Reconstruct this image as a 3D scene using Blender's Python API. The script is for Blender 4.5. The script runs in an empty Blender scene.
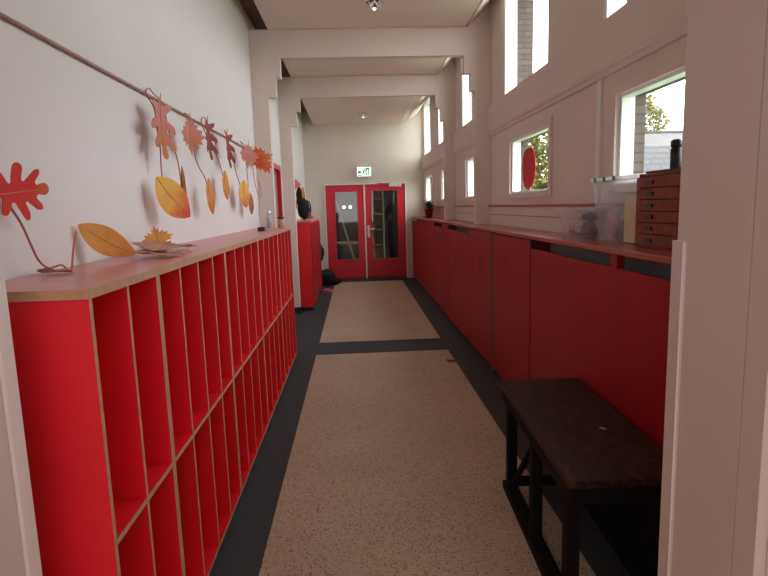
import bpy, bmesh, math, random
from mathutils import Vector, Matrix
random.seed(7)
S = bpy.context.scene
C = S.collection
PI = math.pi

# ------------------------------------------------------------------ camera
cam_data = bpy.data.cameras.new('camera')
cam = bpy.data.objects.new('camera', cam_data); C.objects.link(cam)
cam_data.sensor_width = 36.0
cam_data.lens = 560.406 / 768 * 36
cam_data.clip_start = 0.02; cam_data.clip_end = 400
r = Vector((0.99824972, -0.05144581, -0.02916885))
u = Vector((0.03621589, 0.14185741, 0.98922439))
f = Vector((0.04675364, 0.98854934, -0.14347227))
m3 = Matrix((r, u, -f)).transposed()
cam.matrix_world = Matrix.Translation((0, 0, 1.6)) @ m3.to_4x4()
S.camera = cam

# ------------------------------------------------------------------ world, lights, exposure
S.view_settings.view_transform = 'Standard'
S.view_settings.look = 'None'
S.view_settings.gamma = 1.0
S.view_settings.use_curve_mapping = False
S.view_settings.exposure = 0.85
world = bpy.data.worlds.new('overcast_sky'); S.world = world
world.use_nodes = True
wn = world.node_tree; wn.nodes.clear()
wo = wn.nodes.new('ShaderNodeOutputWorld'); wb = wn.nodes.new('ShaderNodeBackground')
wb.inputs[0].default_value = (0.93, 0.96, 1.0, 1); wb.inputs[1].default_value = 4.8
wn.links.new(wb.outputs[0], wo.inputs[0])


def area(name, loc, rot, sx, sy, power, col=(1, 1, 1), portal=False):
    l = bpy.data.lights.new(name, 'AREA'); l.shape = 'RECTANGLE'
    l.size = sx; l.size_y = sy; l.energy = power; l.color = col
    if portal: l.cycles.is_portal = True
    o = bpy.data.objects.new(name, l); C.objects.link(o)
    o.location = loc; o.rotation_euler = rot
    return o


LOWER_WINDOWS = [(2.18, 3.30), (4.44, 5.56), (6.66, 7.76), (8.86, 9.98), (11.14, 12.24)]
UPPER_WINDOWS = [(2.20, 3.53), (4.52, 5.84), (6.76, 8.08), (9.05, 10.36), (11.38, 12.42)]
LZ = (1.69, 2.20)
UZ = (2.665, 3.74)
for (a, b) in LOWER_WINDOWS:
    area('sky_portal', (1.80, (a + b) / 2, sum(LZ) / 2), (0, PI / 2, 0), LZ[1] - LZ[0], b - a, 1, portal=True)
for (a, b) in UPPER_WINDOWS:
    area('sky_portal', (1.80, (a + b) / 2, sum(UZ) / 2), (0, PI / 2, 0), UZ[1] - UZ[0], b - a, 1, portal=True)
# added fill light behind the camera; the back wall there has no window
area('window_daylight', (0.0, -2.8, 1.75), (PI / 2, 0, 0), 2.6, 1.7, 19, (1.0, 0.96, 0.94))
# added overhead fill for the jamb and floor, no lamp fixture there
area('room_ceiling_light', (0.1, -0.9, 2.92), (0, 0, 0), 1.6, 1.0, 8, (1.0, 0.96, 0.94))
# faint light in the corridor behind the doors
area('back_corridor_light', (0.5, 14.2, 3.0), (0, 0, 0), 1.0, 0.5, 1.6, (1.0, 0.93, 0.85))


# ------------------------------------------------------------------ materials
def mat(name, col, rough=0.6, noise=0.0, nscale=6.0, bump=0.0, bscale=60.0, metal=0.0, spec=0.5, coat=0.0, col2=None, detail=4.0):
    m = bpy.data.materials.new(name); m.use_nodes = True
    nt = m.node_tree; p = nt.nodes['Principled BSDF']
    p.inputs['Roughness'].default_value = rough; p.inputs['Metallic'].default_value = metal
    p.inputs['Specular IOR Level'].default_value = spec
    p.inputs['Coat Weight'].default_value = coat
    tc = nt.nodes.new('ShaderNodeTexCoord')
    n = nt.nodes.new('ShaderNodeTexNoise'); n.inputs['Scale'].default_value = nscale; n.inputs['Detail'].default_value = detail
    nt.links.new(tc.outputs['Object'], n.inputs['Vector'])
    rp = nt.nodes.new('ShaderNodeValToRGB')
    c2 = col2 or tuple(min(1, c * (1 + noise)) for c in col)
    c1 = col if col2 else tuple(c * (1 - noise) for c in col)
    rp.color_ramp.elements[0].position = 0.35; rp.color_ramp.elements[1].position = 0.65
    rp.color_ramp.elements[0].color = (*c1, 1); rp.color_ramp.elements[1].color = (*c2, 1)
    nt.links.new(n.outputs['Fac'], rp.inputs['Fac']); nt.links.new(rp.outputs['Color'], p.inputs['Base Color'])
    if bump:
        n2 = nt.nodes.new('ShaderNodeTexNoise'); n2.inputs['Scale'].default_value = bscale; n2.inputs['Detail'].default_value = 5
        nt.links.new(tc.outputs['Object'], n2.inputs['Vector'])
        b = nt.nodes.new('ShaderNodeBump'); b.inputs['Strength'].default_value = bump; b.inputs['Distance'].default_value = 0.01
        nt.links.new(n2.outputs['Fac'], b.inputs['Height']); nt.links.new(b.outputs['Normal'], p.inputs['Normal'])
    return m


def emis(name, col, strength):
    m = bpy.data.materials.new(name); m.use_nodes = True
    p = m.node_tree.nodes['Principled BSDF']
    p.inputs['Base Color'].default_value = (*col, 1)
    p.inputs['Emission Color'].default_value = (*col, 1); p.inputs['Emission Strength'].default_value = strength
    return m


PLASTER = mat('plaster', (0.74, 0.62, 0.565), 0.85, 0.02, 2.0, 0.12, 90)
PLASTER_END = mat('plaster_cream', (0.70, 0.63, 0.54), 0.85, 0.02, 2.0, 0.1, 90)
PLASTER_LEFT = mat('plaster_white', (0.73, 0.70, 0.68), 0.8, 0.015, 1.5, 0.12, 90)
CEIL = mat('ceiling_plaster', (0.86, 0.70, 0.645), 0.9, 0.02, 2.0)
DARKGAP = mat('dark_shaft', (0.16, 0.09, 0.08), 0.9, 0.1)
WHITEWOOD = mat('white_paint', (0.78, 0.73, 0.70), 0.45, 0.01)
FRAMEWHITE = mat('window_frame_paint', (0.85, 0.85, 0.85), 0.35, 0.01)
JAMB = mat('jamb_paint', (0.63, 0.545, 0.52), 0.5, 0.015, 2.0)
CREAM = mat('cream_paint', (0.83, 0.76, 0.64), 0.45, 0.01)
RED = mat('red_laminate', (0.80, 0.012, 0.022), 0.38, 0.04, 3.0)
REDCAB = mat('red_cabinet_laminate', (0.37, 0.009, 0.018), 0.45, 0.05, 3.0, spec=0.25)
REDDOOR = mat('red_gloss_paint', (0.62, 0.012, 0.035), 0.3, 0.04)
REDLEDGE = mat('red_ledge_paint', (0.42, 0.05, 0.06), 0.4, 0.04)
PINKPANEL = mat('pink_panel', (0.52, 0.27, 0.25), 0.6, 0.03)
REDTOP = mat('red_linoleum_top', (0.62, 0.20, 0.20), 0.28, 0.04, 4.0)
REDTOP2 = mat('red_counter_top', (0.42, 0.085, 0.065), 0.25, 0.05, 4.0)
PLY = mat('plywood_edge', (0.52, 0.30, 0.17), 0.6, 0.08, 40.0)
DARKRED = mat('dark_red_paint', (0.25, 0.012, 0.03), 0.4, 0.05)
BLACK = mat('black_plastic', (0.012, 0.012, 0.014), 0.4, 0.1)
DARKGREY = mat('dark_plinth', (0.02, 0.021, 0.023), 0.5, 0.1)
RADI = mat('grey_radiator', (0.13, 0.14, 0.14), 0.5, 0.05)
CHROME = mat('chrome', (0.75, 0.74, 0.72), 0.18, 0.02, metal=1.0)
ALU = mat('brushed_metal', (0.7, 0.68, 0.68), 0.35, 0.02, metal=0.6)
CLOTHBLACK = mat('black_cloth', (0.008, 0.008, 0.010), 0.95, 0.2)
PINKSHOE = mat('pink_rubber', (0.72, 0.22, 0.30), 0.5, 0.05)
ROPE = mat('rust_red_cord', (0.50, 0.16, 0.11), 0.85, 0.1)
RAILM = mat('grey_pink_rail', (0.42, 0.27, 0.25), 0.5, 0.04)
CHEST = mat('mahogany', (0.23, 0.050, 0.022), 0.45, 0.25, 12.0, spec=0.2)
GREENCLIP = mat('green_clip', (0.03, 0.16, 0.05), 0.4, 0.05)
POT = mat('dark_red_pot', (0.14, 0.012, 0.018), 0.4, 0.1)
LEAFG = mat('plant_green', (0.035, 0.07, 0.025), 0.6, 0.4, 20)
BARK = mat('bark', (0.09, 0.06, 0.04), 0.9, 0.3)
GRASS = mat('grass', (0.10, 0.16, 0.05), 0.95, 0.3, 3)
STRIP = mat('dim_pale_strip', (0.20, 0.15, 0.14), 0.5, 0.05)
WOODPOLE = mat('pale_wood', (0.48, 0.32, 0.17), 0.6, 0.1, 20)
BEIGE = mat('beige_board', (0.50, 0.42, 0.28), 0.7, 0.08)
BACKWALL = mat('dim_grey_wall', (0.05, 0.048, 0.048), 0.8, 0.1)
CERAMIC = mat('pale_blue_ceramic', (0.42, 0.50, 0.52), 0.4, 0.3, 30)
HONEY = mat('amber_glass', (0.50, 0.24, 0.10), 0.3, 0.3, 40)
SHELL = mat('beige_felt', (0.60, 0.38, 0.30), 0.9, 0.12, 30)


def wood_dark():
    m = bpy.data.materials.new('worn_black_stained_wood'); m.use_nodes = True
    nt = m.node_tree; p = nt.nodes['Principled BSDF']; p.inputs['Specular IOR Level'].default_value = 0.2
    tc = nt.nodes.new('ShaderNodeTexCoord')
    mp = nt.nodes.new('ShaderNodeMapping'); mp.inputs['Scale'].default_value = (10, 5.0, 6)
    n = nt.nodes.new('ShaderNodeTexNoise'); n.inputs['Scale'].default_value = 3.2; n.inputs['Detail'].default_value = 9; n.inputs['Roughness'].default_value = 0.7
    rp = nt.nodes.new('ShaderNodeValToRGB'); e = rp.color_ramp.elements
    e[0].position = 0.46; e[0].color = (0.013, 0.011, 0.010, 1)
    e[1].position = 0.68; e[1].color = (0.11, 0.034, 0.020, 1)
    nt.links.new(tc.outputs['Object'], mp.inputs['Vector']); nt.links.new(mp.outputs[0], n.inputs['Vector'])
    nt.links.new(n.outputs['Fac'], rp.inputs['Fac']); nt.links.new(rp.outputs['Color'], p.inputs['Base Color'])
    rr = nt.nodes.new('ShaderNodeMapRange'); rr.inputs['To Min'].default_value = 0.35; rr.inputs['To Max'].default_value = 0.7
    nt.links.new(n.outputs['Fac'], rr.inputs['Value']); nt.links.new(rr.outputs[0], p.inputs['Roughness'])
    return m


WOODTOP = wood_dark()
WOODLEG = mat('black_stained_wood', (0.006, 0.005, 0.005), 0.7, 0.3, 8, spec=0.15)


def terrazzo(name, base, specks, rough):
    m = bpy.data.materials.new(name); m.use_nodes = True
    nt = m.node_tree; p = nt.nodes['Principled BSDF']; p.inputs['Roughness'].default_value = rough
    tc = nt.nodes.new('ShaderNodeTexCoord')
    n = nt.nodes.new('ShaderNodeTexNoise'); n.inputs['Scale'].default_value = 1.3; n.inputs['Detail'].default_value = 6
    nt.links.new(tc.outputs['Object'], n.inputs['Vector'])
    rp = nt.nodes.new('ShaderNodeValToRGB'); e = rp.color_ramp.elements
    e[0].position = 0.3; e[0].color = (*[c * 0.9 for c in base], 1); e[1].position = 0.7; e[1].color = (*[c * 1.1 for c in base], 1)
    nt.links.new(n.outputs['Fac'], rp.inputs['Fac'])
    last = rp.outputs['Color']
    for sc, th, pick, col in specks:
        v = nt.nodes.new('ShaderNodeTexVoronoi'); v.inputs['Scale'].default_value = sc
        nt.links.new(tc.outputs['Object'], v.inputs['Vector'])
        lt = nt.nodes.new('ShaderNodeMath'); lt.operation = 'LESS_THAN'; lt.inputs[1].default_value = th
        nt.links.new(v.outputs['Distance'], lt.inputs[0])
        sp = nt.nodes.new('ShaderNodeSeparateColor'); nt.links.new(v.outputs['Color'], sp.inputs[0])
        gt = nt.nodes.new('ShaderNodeMath'); gt.operation = 'GREATER_THAN'; gt.inputs[1].default_value = pick
        nt.links.new(sp.outputs[0], gt.inputs[0])
        mu = nt.nodes.new('ShaderNodeMath'); mu.operation = 'MULTIPLY'
        nt.links.new(lt.outputs[0], mu.inputs[0]); nt.links.new(gt.outputs[0], mu.inputs[1])
        mx = nt.nodes.new('ShaderNodeMixRGB'); mx.inputs['Color2'].default_value = (*col, 1)
        nt.links.new(mu.outputs[0], mx.inputs['Fac']); nt.links.new(last, mx.inputs['Color1'])
        last = mx.outputs['Color']
    nt.links.new(last, p.inputs['Base Color'])
    return m


TERR = terrazzo('speckled_terrazzo', (0.50, 0.375, 0.27),
                [(75, 0.33, 0.68, (0.08, 0.05, 0.04)), (120, 0.36, 0.55, (0.17, 0.11, 0.08)), (70, 0.3, 0.7, (0.55, 0.45, 0.36))], 0.55)
BORDER = terrazzo('dark_terrazzo', (0.036, 0.040, 0.046), [(80, 0.3, 0.7, (0.08, 0.08, 0.085))], 0.75)


def brick_mat():
    m = bpy.data.materials.new('brick'); m.use_nodes = True
    nt = m.node_tree; p = nt.nodes['Principled BSDF']; p.inputs['Roughness'].default_value = 0.9
    tc = nt.nodes.new('ShaderNodeTexCoord'); mp = nt.nodes.new('ShaderNodeMapping')
    sx = nt.nodes.new('ShaderNodeSeparateXYZ'); ad = nt.nodes.new('ShaderNodeMath'); cb = nt.nodes.new('ShaderNodeCombineXYZ')
    nt.links.new(tc.outputs['Object'], sx.inputs[0]); nt.links.new(sx.outputs['X'], ad.inputs[0]); nt.links.new(sx.outputs['Y'], ad.inputs[1])
    nt.links.new(ad.outputs[0], cb.inputs['X']); nt.links.new(sx.outputs['Z'], cb.inputs['Y'])
    b = nt.nodes.new('ShaderNodeTexBrick'); b.inputs['Scale'].default_value = 1
    b.inputs['Brick Width'].default_value = 0.19; b.inputs['Row Height'].default_value = 0.055; b.inputs['Mortar Size'].default_value = 0.007
    b.inputs['Color1'].default_value = (0.14, 0.10, 0.08, 1); b.inputs['Color2'].default_value = (0.10, 0.073, 0.06, 1)
    b.inputs['Mortar'].default_value = (0.06, 0.055, 0.05, 1)
    nt.links.new(cb.outputs[0], b.inputs['Vector']); nt.links.new(b.outputs['Color'], p.inputs['Base Color'])
    return m


BRICK = brick_mat()


def roof_mat():
    m = bpy.data.materials.new('grey_roof_tiles'); m.use_nodes = True
    nt = m.node_tree; p = nt.nodes['Principled BSDF']; p.inputs['Roughness'].default_value = 0.85
    tc = nt.nodes.new('ShaderNodeTexCoord')
    sx = nt.nodes.new('ShaderNodeSeparateXYZ'); cb = nt.nodes.new('ShaderNodeCombineXYZ')
    nt.links.new(tc.outputs['Object'], sx.inputs[0])
    nt.links.new(sx.outputs['X'], cb.inputs['X']); nt.links.new(sx.outputs['Z'], cb.inputs['Y'])
    b = nt.nodes.new('ShaderNodeTexBrick'); b.inputs['Scale'].default_value = 1
    b.inputs['Brick Width'].default_value = 0.7; b.inputs['Row Height'].default_value = 0.3; b.inputs['Mortar Size'].default_value = 0.035
    b.inputs['Color1'].default_value = (0.060, 0.060, 0.058, 1); b.inputs['Color2'].default_value = (0.048, 0.048, 0.048, 1)
    b.inputs['Mortar'].default_value = (0.03, 0.03, 0.03, 1)
    nt.links.new(cb.outputs[0], b.inputs['Vector']); nt.links.new(b.outputs['Color'], p.inputs['Base Color'])
    return m


ROOF = roof_mat()
ROOF2 = ROOF
ROOF = mat('weathered_grey_roof', (0.085, 0.083, 0.079), 0.9, 0.12, 1.5)
HOUSEWALL = mat('house_wall', (0.10, 0.07, 0.055), 0.9, 0.1)


def glass_mat(name, tint=(1, 1, 1), refl=0.03, rough=0.03):
    m = bpy.data.materials.new(name); m.use_nodes = True
    nt = m.node_tree; nt.nodes.clear()
    o = nt.nodes.new('ShaderNodeOutputMaterial'); mx = nt.nodes.new('ShaderNodeMixShader')
    t = nt.nodes.new('ShaderNodeBsdfTransparent'); t.inputs[0].default_value = (*tint, 1)
    g = nt.nodes.new('ShaderNodeBsdfGlossy'); g.inputs['Roughness'].default_value = rough
    mx.inputs[0].default_value = refl
    nt.links.new(t.outputs[0], mx.inputs[1]); nt.links.new(g.outputs[0], mx.inputs[2])
    nt.links.new(mx.outputs[0], o.inputs[0])
    return m


GLASS = glass_mat('window_glass')
DOORGLASS = glass_mat('door_glass', (0.80, 0.83, 0.83), 0.06)


def frosted(name, col, mix):
    m = bpy.data.materials.new(name); m.use_nodes = True
    nt = m.node_tree; nt.nodes.clear()
    o = nt.nodes.new('ShaderNodeOutputMaterial'); mx = nt.nodes.new('ShaderNodeMixShader'); mx.inputs[0].default_value = mix
    t = nt.nodes.new('ShaderNodeBsdfTransparent')
    mx2 = nt.nodes.new('ShaderNodeMixShader'); mx2.inputs[0].default_value = 0.3
    tr = nt.nodes.new('ShaderNodeBsdfTranslucent'); tr.inputs[0].default_value = (*col, 1)
    p = nt.nodes.new('ShaderNodeBsdfPrincipled'); p.inputs['Base Color'].default_value = (*col, 1); p.inputs['Roughness'].default_value = 0.35
    nt.links.new(p.outputs[0], mx2.inputs[1]); nt.links.new(tr.outputs[0], mx2.inputs[2])
    nt.links.new(t.outputs[0], mx.inputs[1]); nt.links.new(mx2.outputs[0], mx.inputs[2])
    nt.links.new(mx.outputs[0], o.inputs[0])
    return m


PLASTIC = frosted('translucent_plastic', (0.80, 0.80, 0.84), 0.20)
PLASTICRIM = frosted('plastic_rim', (0.88, 0.90, 0.88), 0.85)


# ------------------------------------------------------------------ mesh helpers
class MB:
    """collects shapes; build() links them as ONE mesh object"""
    def __init__(s): s.bm = bmesh.new()

    def box(s, x0, x1, y0, y1, z0, z1, mi=0, face_mi=None, bev=0.0):
        b = s.bm
        v = [b.verts.new(p) for p in ((x0, y0, z0), (x1, y0, z0), (x1, y1, z0), (x0, y1, z0), (x0, y0, z1), (x1, y0, z1), (x1, y1, z1), (x0, y1, z1))]
        fs = {}
        for k, q in {'-z': (0, 3, 2, 1), '+z': (4, 5, 6, 7), '-y': (0, 1, 5, 4), '+x': (1, 2, 6, 5), '+y': (2, 3, 7, 6), '-x': (3, 0, 4, 7)}.items():
            fc = b.faces.new([v[i] for i in q]); fc.material_index = mi; fs[k] = fc
        for k, i in (face_mi or {}).items(): fs[k].material_index = i
        if bev:
            es = list({e for fc in fs.values() for e in fc.edges})
            bmesh.ops.bevel(b, geom=es, offset=bev, segments=2, affect='EDGES', profile=0.7)
        return s

    def prism(s, pts, axis, a, bb, mi=0):
        """extrude a 2D polygon; axis 'y': pts are (x,z); 'x': pts are (y,z); 'z': pts are (x,y)"""
        def P(p, t):
            return {'y': (p[0], t, p[1]), 'x': (t, p[0], p[1]), 'z': (p[0], p[1], t)}[axis]
        A = [s.bm.verts.new(P(p, a)) for p in pts]; B = [s.bm.verts.new(P(p, bb)) for p in pts]
        n = len(pts)
        fs = [s.bm.faces.new(A), s.bm.faces.new(B[::-1])]
        for i in range(n): fs.append(s.bm.faces.new((A[i], B[i], B[(i + 1) % n], A[(i + 1) % n])))
        for q in fs: q.material_index = mi
        bmesh.ops.recalc_face_normals(s.bm, faces=fs)
        return s

    def tube(s, pts, rad, seg=8, mi=0, smooth_steps=0):
        pts = [Vector(p) for p in pts]
        if smooth_steps and len(pts) > 2:
            out = []
            for i in range(len(pts) - 1):
                p0 = pts[max(i - 1, 0)]; p1 = pts[i]; p2 = pts[i + 1]; p3 = pts[min(i + 2, len(pts) - 1)]
                for k in range(smooth_steps):
                    t = k / smooth_steps
                    out.append(0.5 * ((2 * p1) + (p2 - p0) * t + (2 * p0 - 5 * p1 + 4 * p2 - p3) * t * t + (3 * p1 - p0 - 3 * p2 + p3) * t ** 3))
            out.append(pts[-1]); pts = out
        rads = rad if isinstance(rad, (list, tuple)) else [rad] * len(pts)
        if len(rads) != len(pts): rads = [rads[int(i * (len(rads) - 1) / max(1, len(pts) - 1))] for i in range(len(pts))]
        rings = []; ref = None
        for i, p in enumerate(pts):
            d = (pts[min(i + 1, len(pts) - 1)] - pts[max(i - 1, 0)]).normalized()
            if ref is None:
                ref = d.orthogonal().normalized()
            ref = (ref - d * ref.dot(d)).normalized(); w = d.cross(ref)
            rings.append([s.bm.verts.new(p + (ref * math.cos(a) + w * math.sin(a)) * rads[i]) for a in [2 * PI * k / seg for k in range(seg)]])
        for A, B in zip(rings, rings[1:]):
            for k in range(seg):
                fc = s.bm.faces.new((A[k], A[(k + 1) % seg], B[(k + 1) % seg], B[k])); fc.smooth = True; fc.material_index = mi
        for q in (rings[0][::-1], rings[-1]):
            fc = s.bm.faces.new(q); fc.material_index = mi
        return s

    def lathe(s, prof, c=(0, 0, 0), seg=24, mi=0, axis='z'):
        rings = []
        for (rr, h) in prof:
            ring = []
            for k in range(seg):
                a = 2 * PI * k / seg; x, y = rr * math.cos(a), rr * math.sin(a)
                p = {'z': (x, y, h), 'x': (h, x, y), 'y': (x, h, y)}[axis]
                ring.append(s.bm.verts.new((c[0] + p[0], c[1] + p[1], c[2] + p[2])))
            rings.append(ring)
        fs = []
        for A, B in zip(rings, rings[1:]):
            for k in range(seg):
                fc = s.bm.faces.new((A[k], A[(k + 1) % seg], B[(k + 1) % seg], B[k])); fc.smooth = True; fs.append(fc)
        fs.append(s.bm.faces.new(rings[0][::-1])); fs.append(s.bm.faces.new(rings[-1]))
        for q in fs: q.material_index = mi
        bmesh.ops.recalc_face_normals(s.bm, faces=fs)
        return s

    def blob(s, c, rx, ry, rz, jit=0.0, mi=0, sub=3, seed=1):
        rnd = random.Random(seed)
        res = bmesh.ops.create_icosphere(s.bm, subdivisions=sub, radius=1.0)
        ph = [rnd.uniform(0, 6) for _ in range(6)]
        for v in res['verts']:
            p = v.co.copy()
            k = 1 + jit * (math.sin(p.x * 4 + ph[0]) * math.sin(p.y * 5 + ph[1]) + 0.6 * math.sin(p.z * 7 + ph[2]) * math.cos(p.x * 6 + ph[3]))
            v.co = Vector((c[0] + p.x * rx * k, c[1] + p.y * ry * k, c[2] + p.z * rz * k))
            for fc in v.link_faces: fc.smooth = True; fc.material_index = mi
        return s

    def build(s, name, mats, parent=None, kind=None, label=None, smooth=False):
        me = bpy.data.meshes.new(name)
        s.bm.to_mesh(me); s.bm.free()
        for m in (mats if isinstance(mats, (list, tuple)) else [mats]): me.materials.append(m)
        o = bpy.data.objects.new(name, me); C.objects.link(o)
        if parent: o.parent = parent
        if kind: o['kind'] = kind
        if label: o['label'] = label
        if smooth:
            for p in me.polygons: p.use_smooth = True
        return o


def thing(name, label, cat, loc=(0, 0, 0), rz=0.0, group=None):
    o = bpy.data.objects.new(name, None); C.objects.link(o); o.empty_display_size = 0.05
    o.location = loc; o.rotation_euler = (0, 0, rz); o['label'] = label; o['category'] = cat
    if group: o['group'] = group
    return o


def tag(o, label, cat, group=None, kind=None):
    o['label'] = label; o['category'] = cat
    if group: o['group'] = group
    if kind: o['kind'] = kind
    return o


def dup(root, loc, rz, label, group=None):
    rr = root.copy(); C.objects.link(rr); rr.location = loc; rr.rotation_euler = (0, 0, rz); rr['label'] = label
    if group: rr['group'] = group
    for ch in list(root.children):
        c = ch.copy(); C.objects.link(c); c.parent = rr
        for g in list(ch.children):
            d = g.copy(); C.objects.link(d); d.parent = c
    return rr


def struct(o, name=None):
    o['kind'] = 'structure'
    return o


def wall_x(name, x0, x1, yr, zr, holes, m):
    """wall slab between x0 and x1 with rectangular holes (y0,y1,z0,z1)"""
    ys = sorted({yr[0], yr[1], *[h[0] for h in holes], *[h[1] for h in holes]})
    zs = sorted({zr[0], zr[1], *[h[2] for h in holes], *[h[3] for h in holes]})
    solid = {}
    for i in range(len(ys) - 1):
        for j in range(len(zs) - 1):
            cy, cz = (ys[i] + ys[i + 1]) / 2, (zs[j] + zs[j + 1]) / 2
            solid[i, j] = not any(h[0] < cy < h[1] and h[2] < cz < h[3] for h in holes)
    b = bmesh.new(); V = {}

    def v(x, y, z):
        k = (x, y, z)
        if k not in V: V[k] = b.verts.new(k)
        return V[k]
    for (i, j), sld in solid.items():
        if not sld: continue
        y0, y1, z0, z1 = ys[i], ys[i + 1], zs[j], zs[j + 1]
        b.faces.new((v(x0, y0, z0), v(x0, y0, z1), v(x0, y1, z1), v(x0, y1, z0)))
        b.faces.new((v(x1, y0, z0), v(x1, y1, z0), v(x1, y1, z1), v(x1, y0, z1)))
        if not solid.get((i - 1, j)): b.faces.new((v(x0, y0, z0), v(x1, y0, z0), v(x1, y0, z1), v(x0, y0, z1)))
        if not solid.get((i + 1, j)): b.faces.new((v(x0, y1, z0), v(x0, y1, z1), v(x1, y1, z1), v(x1, y1, z0)))
        if not solid.get((i, j - 1)): b.faces.new((v(x0, y0, z0), v(x0, y1, z0), v(x1, y1, z0), v(x1, y0, z0)))
        if not solid.get((i, j + 1)): b.faces.new((v(x0, y0, z1), v(x1, y0, z1), v(x1, y1, z1), v(x0, y1, z1)))
    bmesh.ops.recalc_face_normals(b, faces=b.faces[:])
    me = bpy.data.meshes.new(name); b.to_mesh(me); b.free(); me.materials.append(m)
    o = bpy.data.objects.new(name, me); C.objects.link(o); o['kind'] = 'structure'
    return o


# ------------------------------------------------------------------ the setting
WL, WR, YN, YE = -1.07, 1.55, 1.30, 12.50      # corridor: left wall, right wall, near wall, end wall
# floor: dark border terrazzo slab with the two speckled fields let into it
fl = MB().box(-2.2, 2.2, -3.2, 16.4, -0.12, 0.0).build('floor', BORDER, kind='structure')
MB().box(-2.1, 2.1, -3.2, 1.02, -0.02, 0.0015).build('floor', mat('warm_wood_floor', (0.72, 0.34, 0.09), 0.4, 0.15, 4.0), kind='structure')
for k, (a, b) in enumerate(((1.02, 6.05), (6.62, 12.10))):
    MB().box(-0.484, 0.98, a, b, -0.02, 0.0015).build('floor', TERR, kind='structure')

# right wall: plaster inside, brick outside
LOW = [(a, b, LZ[0], LZ[1]) for a, b in LOWER_WINDOWS]
UPP = [(a, b, UZ[0], UZ[1]) for a, b in UPPER_WINDOWS]
wall_x('wall_right', WR, 1.60, (YN, 12.65), (0, 4.0), LOW + UPP, PLASTER)
wall_x('wall_right', 1.60, 1.715, (YN - 0.4, 12.65), (-0.2, 2.45), LOW, BRICK)
wall_x('wall_right', 1.60, 1.85, (YN - 0.4, 12.65), (2.451, 4.0), UPP, BRICK)
# left wall with the side door
wall_x('wall_left', -1.22, WL, (1.02, 12.65), (0, 4.0), [(7.40, 8.22, 0, 2.16)], PLASTER_LEFT)
# end wall with the double doors
MB().prism([(-1.22, 0), (-0.66, 0), (-0.66, 2.12), (1.15, 2.12), (1.15, 0), (1.55, 0), (1.55, 4.0), (-1.22, 4.0)], 'y', YE, YE + 0.15).build('wall_end', PLASTER_END, kind='structure')
# wall between the corridor and the room the camera stands in (opening between the jambs)
MB().prism([(-2.1, 0), (-0.81, 0), (-0.81, 2.45), (0.765, 2.45), (0.765, 0), (2.1, 0), (2.1, 4.0), (-2.1, 4.0)], 'y', 1.05, YN).build('wall_near', JAMB, kind='structure')
# thin board edge along the camera side of the right-hand reveal (the groove line)
MB().box(0.7655, 0.84, 0.985, 1.046, 0, 2.45).build('trim_1', JAMB, kind='structure')
MB().box(0.79, 0.90, 0.90, 0.983, 0, 2.45).build('trim_2', CREAM, kind='structure')
# corner guards on the jambs
MB().prism([(0.757, 1.262), (0.757, 1.308), (0.80, 1.308), (0.80, 1.300), (0.766, 1.300), (0.766, 1.262)], 'z', 0, 1.50).build('trim_3', JAMB, kind='structure')
MB().prism([(-0.801, 1.262), (-0.801, 1.308), (-0.845, 1.308), (-0.845, 1.300), (-0.811, 1.300), (-0.811, 1.262)], 'z', 0, 1.46).build('trim_4', WHITEWOOD, kind='structure')
MB().tube([(0.757, 1.262, 0), (0.757, 1.262, 1.50)], 0.0022, 6).build('trim_5', WHITEWOOD, kind='structure')  # thin white rod drawn in as the highlight along the guard's edge

# ceiling: flat with a cove rising to the window head on the right, open slot on the left
CP1 = [(-0.865, 3.52), (0.30, 3.52), (0.85, 3.52), (1.10, 3.52), (1.285, 3.52), (1.33, 3.55), (1.39, 3.60), (1.45, 3.66), (1.51, 3.73), (1.549, 3.80)]
CP2 = [(-0.832, 3.39), (0.30, 3.385), (0.85, 3.38), (1.06, 3.39), (1.20, 3.425), (1.28, 3.465), (1.37, 3.53), (1.45, 3.61), (1.51, 3.70), (1.549, 3.78)]


def ceil_at(y):
    t = min(1, max(0, (y - 8.65) / (YE - 8.65)))
    return [(a[0] * (1 - t) + b[0] * t, a[1] * (1 - t) + b[1] * t) for a, b in zip(CP1, CP2)]


cb = bmesh.new(); rings = []
for y in (YN, 8.65, YE):
    rings.append([cb.verts.new((x, y, z)) for x, z in ceil_at(y) + [(1.549, 3.90), (-0.84, 3.90)]])
for A, B in zip(rings, rings[1:]):
    for k in range(len(A)): cb.faces.new((A[k], A[(k + 1) % len(A)], B[(k + 1) % len(A)], B[k]))
cb.faces.new(rings[0]); cb.faces.new(rings[-1]); bmesh.ops.recalc_face_normals(cb, faces=cb.faces[:])
cme = bpy.data.meshes.new('ceiling'); cb.to_mesh(cme); cb.free(); cme.materials.append(CEIL)
co = bpy.data.objects.new('ceiling', cme); C.objects.link(co); co['kind'] = 'structure'
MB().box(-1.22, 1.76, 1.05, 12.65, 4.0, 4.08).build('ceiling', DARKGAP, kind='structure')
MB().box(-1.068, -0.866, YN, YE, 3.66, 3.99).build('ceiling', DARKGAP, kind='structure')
# bead along the crease of the cove
for a, b in ((1.31, 6.39), (6.51, 8.59)):
    MB().tube([(1.285, a, 3.517), (1.285, b, 3.517)], 0.008, 8).build('trim_6', CEIL, kind='structure')


# stepped portal frames
def portal(y0, y1, n):
    pts = [(-0.898, 0), (-0.898, 2.815), (-0.81, 2.815), (-0.81, 3.02), (-0.752, 3.02), (-0.752, 3.222),
           (1.257, 3.222), (1.257, 3.033), (1.328, 3.033), (1.328, 2.845), (1.378, 2.845), (1.378, 1.371), (1.549, 1.371),
           ] + [(x, z - .004) for x, z in reversed(ceil_at(y1))] + [(-1.069, 3.516), (-1.069, 0)]
    MB().prism(pts, 'y', y0, y1).build('wall_portal', PLASTER, kind='structure')


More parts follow.
